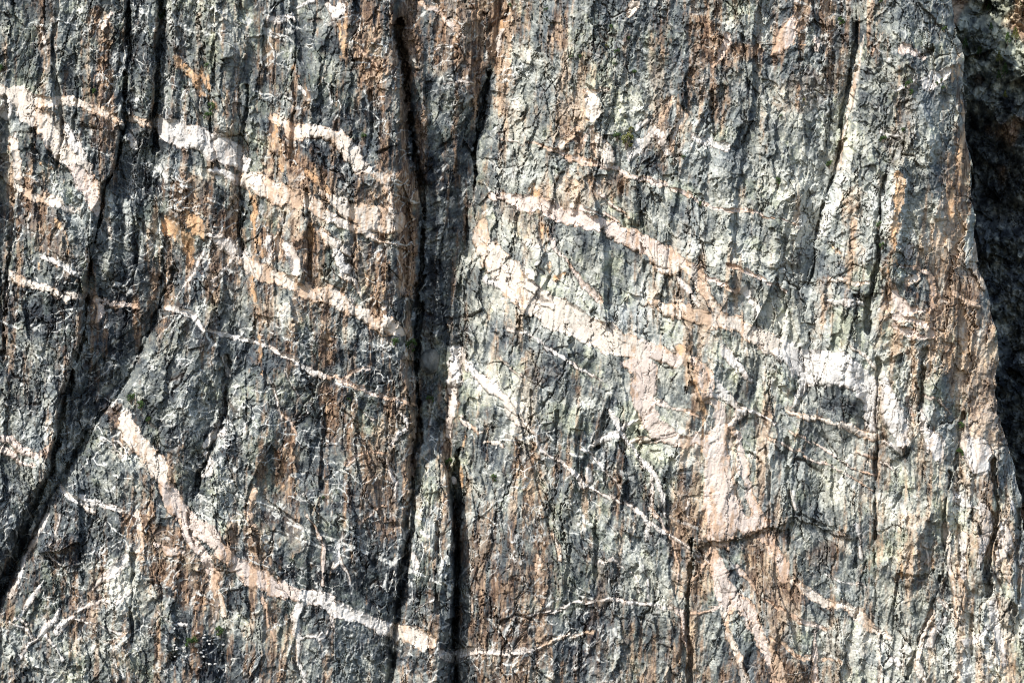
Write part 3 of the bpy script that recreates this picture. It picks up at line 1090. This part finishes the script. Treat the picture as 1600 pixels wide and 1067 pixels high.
reg = np.zeros(fx.shape, np.int32)                 # 0 left column
reg[right_of(3)] = 1                               # narrow pillar and gully floor
reg[right_of(6)] = 2                               # ribbed buttress / slab
reg[right_of(6) & (fy > 372 + (fx - 330) * 0.45)] = 3
reg[right_of(9) & right_of(9)] = 4                 # central pillar
reg[right_of(13)] = 5                              # gully back
reg[right_of(13) & ~right_of(16) & (fy > 655)] = 6   # flake in the gully
reg[right_of(16)] = 7                              # main wall
reg[right_of(22)] = 8                              # prow
NAMES = [
    ("left_cliff", "weathered grey rock column at the left edge crossed by an orange and cream vein"),
    ("gully_cliff", "dark shaded rock in the slanting gully, with a narrow grey pillar at its top"),
    ("ribbed_cliff", "grey ribbed buttress left of the central pillar with a wide white band and orange streaks"),
    ("slab_cliff", "dark leaning slab at the lower left crossed by a broad pinkish orange vein"),
    ("pillar_cliff", "central rock pillar with two bold cream bands slanting down to the right"),
    ("chimney_cliff", "dark shaded rock at the back of the deep chimney beside the central pillar"),
    ("flake_cliff", "slim rounded flake of rock standing at the foot of the deep chimney"),
    ("main_cliff", "broad pale main wall with many slanting veins and a vertical pink vein"),
    ("prow_cliff", "tall right-hand prow of rock with a pale left ridge and tan flank"),
]
vf = vid[:-1, :-1]
vin = (vd[:-1, :-1] < 0.0)
VN = {'W': "white_vein_or_lit_edge", 'T': "white_thread_vein", 'P': "pink_vein", 'C': "cream_vein_or_lit_edge", 'O': "orange_stain_band"}  # painted sunlit edges share the white and cream classes with real veins
regf, vff, vinf = reg.ravel(), vf.ravel(), vin.ravel()
key = np.where(vinf, vff, -1)
for k, (nm, lab) in enumerate(NAMES):
    sel = np.nonzero(regf == k)[0]
    ks = key[sel]
    ids, cnt = np.unique(ks, return_counts=True)
    keep = [i for i, c in sorted(zip(ids, cnt), key=lambda t: -t[1]) if i >= 0 and c > 40][:90]
    base = ~np.isin(ks, keep)
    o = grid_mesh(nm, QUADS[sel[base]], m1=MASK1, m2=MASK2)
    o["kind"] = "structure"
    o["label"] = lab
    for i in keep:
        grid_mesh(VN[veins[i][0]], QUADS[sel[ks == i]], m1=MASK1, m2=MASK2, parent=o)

# the same wall goes on above the picture (it shades the gullies and the far side)
t = np.arange(0, 400, 4)
rj = np.clip(t, 0, ny - 1)
ci = np.arange(0, nx, 4)
Hu = H[np.ix_(rj, ci)]
PXu = np.repeat(PXE[0:1, ci], len(t), 0)
PXu = PXu * 0 + PXE[np.ix_(rj, ci)]
Vu = world(PXu, (Y0 - t)[:, None] * np.ones((1, len(ci))), Hu - (t[:, None] * 0.02)).reshape(-1, 3)
a, b = np.mgrid[0:len(t) - 1, 0:len(ci) - 1]
q = a * len(ci) + b
topline = 100 + 40 * fnoise(12, 12, 3, 90, shape=(8, len(ci)))[4]
fq = np.stack([q, q + 1, q + len(ci) + 1, q + len(ci)], -1).reshape(-1, 4)
fq = fq[(t[a] < topline[b]).ravel()]
m1u = MASK1.reshape(ny, nx, 4)[np.ix_(rj, ci)].reshape(-1, 4)
m2u = (MASK2.reshape(ny, nx, 4)[np.ix_(rj, ci)] * 0).reshape(-1, 4)
o = grid_mesh("upper_cliff", fq, V=Vu, m1=m1u, m2=m2u)
o["kind"] = "structure"

# ------------------------------------------------------------------ far shaded cliff on the right, 90 m behind
fw, fh = 640, 1300
fX = np.linspace(1380, 2100, fw)[None, :] * np.ones((fh, 1))
fY = np.linspace(-260, 1260, fh)[:, None] * np.ones((1, fw))
fX, fY = fX.astype(F), fY.astype(F)
sh = (fh, fw)
fa = 5.0 * fnoise(32, 32, 3.0, 71, shape=sh) + 2.0 * fnoise(8, 12, 2.6, 72, ang=25, shape=sh) + 0.6 * fnoise(2.0, 2.4, 2.0, 73, shape=sh)
fc, fe, fv = cells(fX + fa, fY, 34, 60, 77, ang=-22)
fc2, fe2, fv2 = cells(fX + fa, fY + fa, 12, 20, 78, ang=15)
back = 92 - 0.10 * (fX - 1500) + 0.02 * fY
fc3, fe3, fv3 = cells(fX + fa, fY + fa, 6, 9, 79, ang=30)
hF = -back + fa + 4.5 * fc + 2.0 * fc2 + 0.9 * fc3 - 1.5 * smooth(0.06, 0, fe2)
# ledges and a slope top right
led = smooth(260, 40, fY)
hF += led * (10 * smooth(1480, 1600, fX) - 0.12 * (fX - 1540) * 0) + led * 3.0 * fnoise(60, 14, 2.6, 74, ang=20, shape=sh)
hF -= led * (200 - fY) * 0.10
Vf = world(fX, fY, hF).reshape(-1, 3)
a, b = np.mgrid[0:fh - 1, 0:fw - 1]
q = a * fw + b
fq = np.stack([q, q + fw, q + fw + 1, q + 1], -1).reshape(-1, 4)
tn = np.clip(0.27 + 0.20 * led + 0.13 * fnoise(4, 5, 1.8, 75, shape=sh) + 0.14 * (fv2 - 0.5) + 0.1 * (fv3 - .5), 0, 1)
stn = smooth(0.6, 1.8, fnoise(14, 20, 2.6, 76, shape=sh) + led * 1.1 - 0.6)
z0 = np.zeros(sh, F)
o = grid_mesh("far_cliff", fq, V=Vf, m1=np.stack([tn, stn, led * 0.8, z0], -1).astype(F).reshape(-1, 4), m2=np.zeros((fh * fw, 4), F))
o["kind"] = "structure"
o["label"] = "distant cliff in deep blue shade beyond the right-hand prow"
# ------------------------------------------------------------------ bushes, boulders and small trees
LEAF = simple_material("bush_leaf", [(0.3, (0.018, 0.040, 0.012)), (0.5, (0.045, 0.085, 0.022)), (0.7, (0.10, 0.14, 0.035))], 3.0, 0.7)
LEAFY = simple_material("olive_and_sunlit_leaf", [(0.3, (0.05, 0.06, 0.012)), (0.5, (0.12, 0.13, 0.03)), (0.7, (0.22, 0.20, 0.06))], 3.0, 0.7)
BARK = simple_material("bark", [(0.3, (0.06, 0.045, 0.035)), (0.7, (0.16, 0.13, 0.10))], 4.0)
STONE = simple_material("boulder_stone", [(0.35, (0.03, 0.035, 0.035)), (0.5, (0.10, 0.105, 0.10)), (0.65, (0.20, 0.20, 0.18))], 0.9, 0.9, 0.9)
PALESTONE = simple_material("pale_stone", [(0.3, (0.22, 0.22, 0.21)), (0.6, (0.52, 0.51, 0.48))], 0.8, 0.85, 0.3)


def mesh_obj(name, verts, faces, mat, parent=None):
    me = bpy.data.meshes.new(name)
    me.from_pydata([tuple(v) for v in verts], [], faces)
    me.materials.append(mat)
    o = bpy.data.objects.new(name, me)
    S.collection.objects.link(o)
    o.parent = parent
    return o


def sticks(rnd, segs):
    vs, fs = [], []
    for (p, q, ra, rb) in segs:
        p, q = np.array(p), np.array(q)
        d = (q - p) / np.linalg.norm(q - p)
        u = np.cross(d, (0.3, 1, 0.1)); u /= np.linalg.norm(u)
        v = np.cross(d, u)
        n = len(vs)
        for c, r_ in ((p, ra), (q, rb)):
            for k in range(6):
                a_ = k * math.pi / 3
                vs.append(c + r_ * (math.cos(a_) * u + math.sin(a_) * v))
        for k in range(6):
            fs.append((n + k, n + (k + 1) % 6, n + 6 + (k + 1) % 6, n + 6 + k))
    return vs, fs


def leaves(rnd, clumps, n, size):
    vs, fs = [], []
    for _ in range(n):
        cx, cy, cz, r_ = clumps[rnd.randrange(len(clumps))]
        d = np.array([rnd.gauss(0, 1) for _ in range(3)])
        d /= np.linalg.norm(d)
        c = np.array([cx, cy, cz]) + d * r_ * rnd.uniform(0.45, 1.0)
        a_ = np.array([rnd.gauss(0, 1) for _ in range(3)]); a_ /= np.linalg.norm(a_)
        b_ = np.cross(a_, d + 0.01); b_ /= np.linalg.norm(b_) + 1e-6
        s_ = size * rnd.uniform(0.6, 1.4)
        k = len(vs)
        vs += [c - a_ * s_, c + b_ * s_ * 0.6, c + a_ * s_, c - b_ * s_ * 0.6]
        fs.append((k, k + 1, k + 2, k + 3))
    return vs, fs


def plant(kind, seed, leafmat):
    rnd = random.Random(seed)
    e = bpy.data.objects.new(kind, None)
    S.collection.objects.link(e)
    if kind == "small_conifer":
        cl = []
        for k in range(9):
            z = 0.25 + 0.085 * k
            rr = 0.34 * (1 - (k / 9.5)) + 0.03
            for m_ in range(5):
                a_ = rnd.uniform(0, 6.3)
                cl.append((rr * 0.7 * math.cos(a_), rr * 0.7 * math.sin(a_), z + rnd.uniform(-.03, .03), rr * 0.5))
        vs, fs = leaves(rnd, cl, 900, 0.035)
        mesh_obj("foliage", vs, fs, leafmat, e)
        vs, fs = sticks(rnd, [((0, 0, -0.1), (0, 0, 0.45), 0.035, 0.022), ((0, 0, 0.45), (0, 0, 0.95), 0.022, 0.005)])
        mesh_obj("trunk", vs, fs, BARK, e)
    else:
        cl, sg = [], []
        for k in range(8):
            a_ = rnd.uniform(0, 6.3)
            rr = rnd.uniform(0.1, 0.42)
            z = rnd.uniform(0.25, 0.85) - rr * 0.3
            c = (rr * math.cos(a_), rr * 0.8 * math.sin(a_), z)
            cl.append((*c, rnd.uniform(0.14, 0.27)))
            sg.append(((0, 0, -0.1), c, 0.035, 0.010))
        vs, fs = leaves(rnd, cl, 700, 0.042)
        mesh_obj("foliage", vs, fs, leafmat, e)
        vs, fs = sticks(rnd, sg)
        mesh_obj("stem", vs, fs, BARK, e)
    return e


def copy_thing(o):
    c = o.copy()
    S.collection.objects.link(c)
    for ch in list(o.children):
        k = ch.copy()
        S.collection.objects.link(k)
        k.parent = c
    return c


def wall_at(px, py):
    i, j = int((px - X0) / ST), int((py - Y0) / ST)
    return float(np.max(H[max(j - 1, 0):j + 4, i - 2:i + 3]))


def far_at(px, py):
    i = int((px - 1380) / (2100 - 1380) * (fw - 1))
    j = int((py + 260) / (1260 + 260) * (fh - 1))
    return float(hF[j, i])


SPOTS = """
333,167,15,b|round dark green bush clinging above another on the ribbed grey buttress
326,179,15,b|dark green bush directly below its round neighbour on the ribbed grey buttress
323,103,9,b|small green bush beside an orange streak near the top of the ribbed buttress
252,27,20,b|tall dark bush wedged in the black crack right of the narrow top pillar
2,106,13,b|dark green bush cut by the left edge near the top of the left column
148,143,10,b|dim little bush in a shaded groove on the left column
568,213,13,b|single round bush on the central pillar above its curving cream band
978,220,24,o|large olive and yellow-green bush under the pale overhanging block
964,212,15,b|dark green bush at the left end of the olive bush under the pale block
985,203,10,o|small olive bush just above the large olive bush
955,42,9,b|small green bush near the top of the main wall, left of a pale patch
983,60,7,b|tiny bush below and right of the pale patch near the top of the main wall
964,80,9,b|dark green bush high on the main wall between two thin pale threads
948,72,6,o|tiny olive bush high on the main wall left of a darker one
892,89,7,b|tiny bush left of its twin on the upper left of the main wall
907,89,7,b|tiny bush right of its twin on the upper left of the main wall
991,113,11,b|bush in a shady notch right above the overhanging pale block
960,100,6,b|very small bush above the overhanging pale block
853,15,7,b|tiny bush at the top left of the main wall
797,8,8,b|tiny bush at the very top of the main wall's left edge
1315,34,13,b|oval green bush near the top of the groove left of the prow
1420,130,14,b|dark bush on the left end of the white patch on the prow
1425,144,10,b|smaller bush just below the white patch on the prow
1464,130,7,b|left one of two tiny bushes on the white patch of the prow
1471,126,7,b|right one of two tiny bushes on the white patch of the prow
1474,137,6,b|tiny bush just under the right end of the prow's white patch
1380,216,11,b|round green bush below a small white ledge on the prow
1411,203,8,b|small bush to the right of the small white ledge on the prow
1475,46,9,b|small bush by the upper right skyline of the prow
1295,257,13,b|bush at the foot of the pale ridge left of the prow
1215,283,12,b|dark bush in the grey blocks of the upper main wall
1256,156,6,o|tiny olive bush on the brownish upper right of the main wall
1220,181,6,b|tiny green bush below the brown streaks on the upper right of the main wall
1068,245,7,b|tiny bush beside the white and dark diamond-shaped patches
1372,352,12,b|bush in the deep groove in the middle of the prow
1377,384,11,b|bush low in the deep groove in the middle of the prow
1095,318,7,b|tiny bush on the thin pink vein of the main wall
206,622,16,b|green bush at the top of the cream vein on the leaning slab
222,632,15,b|bush right of the cream vein near the slab's left edge
233,655,11,b|dim bush lower down beside the cream vein on the slab
640,540,22,b|broad dark bush on the ledge above the wedged boulder
618,533,14,b|bush at the lower end of the central pillar's lower cream band
545,623,7,b|tiny bright bush below the thin pink vein on the central pillar
505,777,8,b|tiny bush low on the dark part of the central pillar
770,746,13,b|dark bush on the lower left of the main wall
1500,705,14,b|bush in the crack beside the rounded white bulge low on the prow
1503,664,11,b|bush higher in the crack beside the rounded white bulge
700,722,14,b|bush in the cleft behind the slim flake
672,622,12,b|bush in the dark cleft below the wedged boulder
300,1000,18,b|dark bush among pale rubble at the lower left
345,985,16,b|bush on the right side of the pale rubble at the lower left
1376,1,9,b|small bush at the top edge of the prow
"""
protos = {}
for kk, (kd, mt) in {'b': ("mountain_bush", LEAF), 'o': ("mountain_bush", LEAFY), 'c': ("small_conifer", LEAF), 'y': ("small_conifer", LEAFY)}.items():  # 'y' conifers wear the paler leaf, sunlight put into their colour
    protos[kk] = [(kd, mt, sd_) for sd_ in ((1, 2) if kk != 'y' else (5,))]
built, used = {}, set()


def put(kk, px, py, size, depth, label, rnd, group):
    pr = protos[kk][rnd.randrange(len(protos[kk]))]
    if pr not in built:
        built[pr] = plant(pr[0], pr[2], pr[1])
        o = built[pr]
    else:
        o = copy_thing(built[pr])
    k = (D - depth) / D * M
    sz = size * k
    o.location = ((px - 800) * k, -depth - sz * 0.22, ZC - (py - 533.5) * k - sz * 0.45)
    o.rotation_euler = (0, 0, rnd.uniform(0, 6.28))
    o.scale = (sz, sz, sz * (1.0 if kk in 'bo' else 1.35))
    o["label"] = label
    o["category"] = "bush" if kk in 'bo' else "tree"
    o["group"] = group
    return o


rnd = random.Random(4)
for ln in SPOTS.strip().splitlines():
    a_, lab = ln.split('|')
    x_, y_, s_, kk = a_.split(',')
    put(kk, float(x_), float(y_), float(s_) * 1.15, wall_at(float(x_), float(y_)), lab, rnd, "bushes clinging to the rock wall")
FAR = """
1586,58,17,y|sunlit conifer near the right edge on the far slope
1574,64,15,c|conifer just left of the sunlit one near the right edge
1561,93,15,y|yellowish conifer in the middle of the far slope
1570,112,15,c|dark conifer below the yellowish one on the far slope
1560,121,12,c|low dark conifer at the left of a pair on the far slope
1597,8,18,c|conifer at the top right corner
1545,14,12,c|dark conifer at the top of the far slope beside the prow
1508,72,14,c|dark conifer close to the prow's skyline on the far slope
1530,82,12,c|dark conifer between the prow and the yellowish conifer
1570,150,10,y|small bright conifer lowest on the lit far slope
1548,45,11,c|dark small conifer above the middle of the far slope
"""
for ln in FAR.strip().splitlines():
    a_, lab = ln.split('|')
    x_, y_, s_, kk = a_.split(',')
    put(kk, float(x_), float(y_), float(s_), far_at(float(x_), float(y_)) + 1.5, lab, rnd, "small conifers on the far slope")

import bmesh


def boulder(name, px, py, wpx, hpx, depth, mat, seed, label, cat, group=None, sub=4):
    bm = bmesh.new()
    bmesh.ops.create_icosphere(bm, subdivisions=sub, radius=1.0)
    r_ = np.random.default_rng(seed)
    pl = r_.standard_normal((26, 3))
    pl /= np.linalg.norm(pl, axis=1)[:, None]
    dd = r_.uniform(0.62, 0.98, 26)
    for v in bm.verts:
        c = np.array(v.co)
        q_ = pl @ c
        s_ = np.min(np.where(q_ > 0.05, dd / np.maximum(q_, 0.05), 9))
        f_ = min(1.0, s_) * (1 + 0.03 * math.sin(9 * c[0] + seed) * math.sin(11 * c[2]) + 0.02 * math.sin(23 * c[1] + 17 * c[0]))
        v.co = c * f_
    k = (D - depth) / D * M
    me = bpy.data.meshes.new(name)
    bm.to_mesh(me)
    bm.free()
    me.materials.append(mat)
    o = bpy.data.objects.new(name, me)
    S.collection.objects.link(o)
    o.location = ((px - 800) * k, -depth, ZC - (py - 533.5) * k)
    o.scale = (wpx * k / 2, wpx * k / 2, hpx * k / 2)
    o.rotation_euler = (0, r_.uniform(-0.3, 0.3), 0)
    o["label"] = label
    o["category"] = cat
    if group:
        o["group"] = group
    return o


boulder("wedged_boulder", 671, 563, 36, 46, wall_at(671, 570) + 1.5, STONE, 3, "big grey egg-shaped boulder wedged in the deep chimney", "boulder")
boulder("boulder", 709, 751, 10, 15, wall_at(709, 755) + 0.6, PALESTONE, 5, "white stone stuck at the top of the black slot beside the flake", "boulder", sub=3)
rr = random.Random(9)
for k in range(44):
    x_ = rr.uniform(272, 350)
    y_ = 1000 + (x_ - 300) * 0.25 + rr.uniform(-16, 44)
    s_ = rr.uniform(2.2, 5.2) if k else 9
    boulder("rubble_stone", x_, y_, s_ * rr.uniform(1.1, 1.9), s_, wall_at(x_, y_) - 0.1, PALESTONE if rr.random() < .65 else STONE, 20 + k % 9,
            "small angular stone in the pale rubble patch at the lower left", "stone", "rubble stones at the lower left", sub=2)
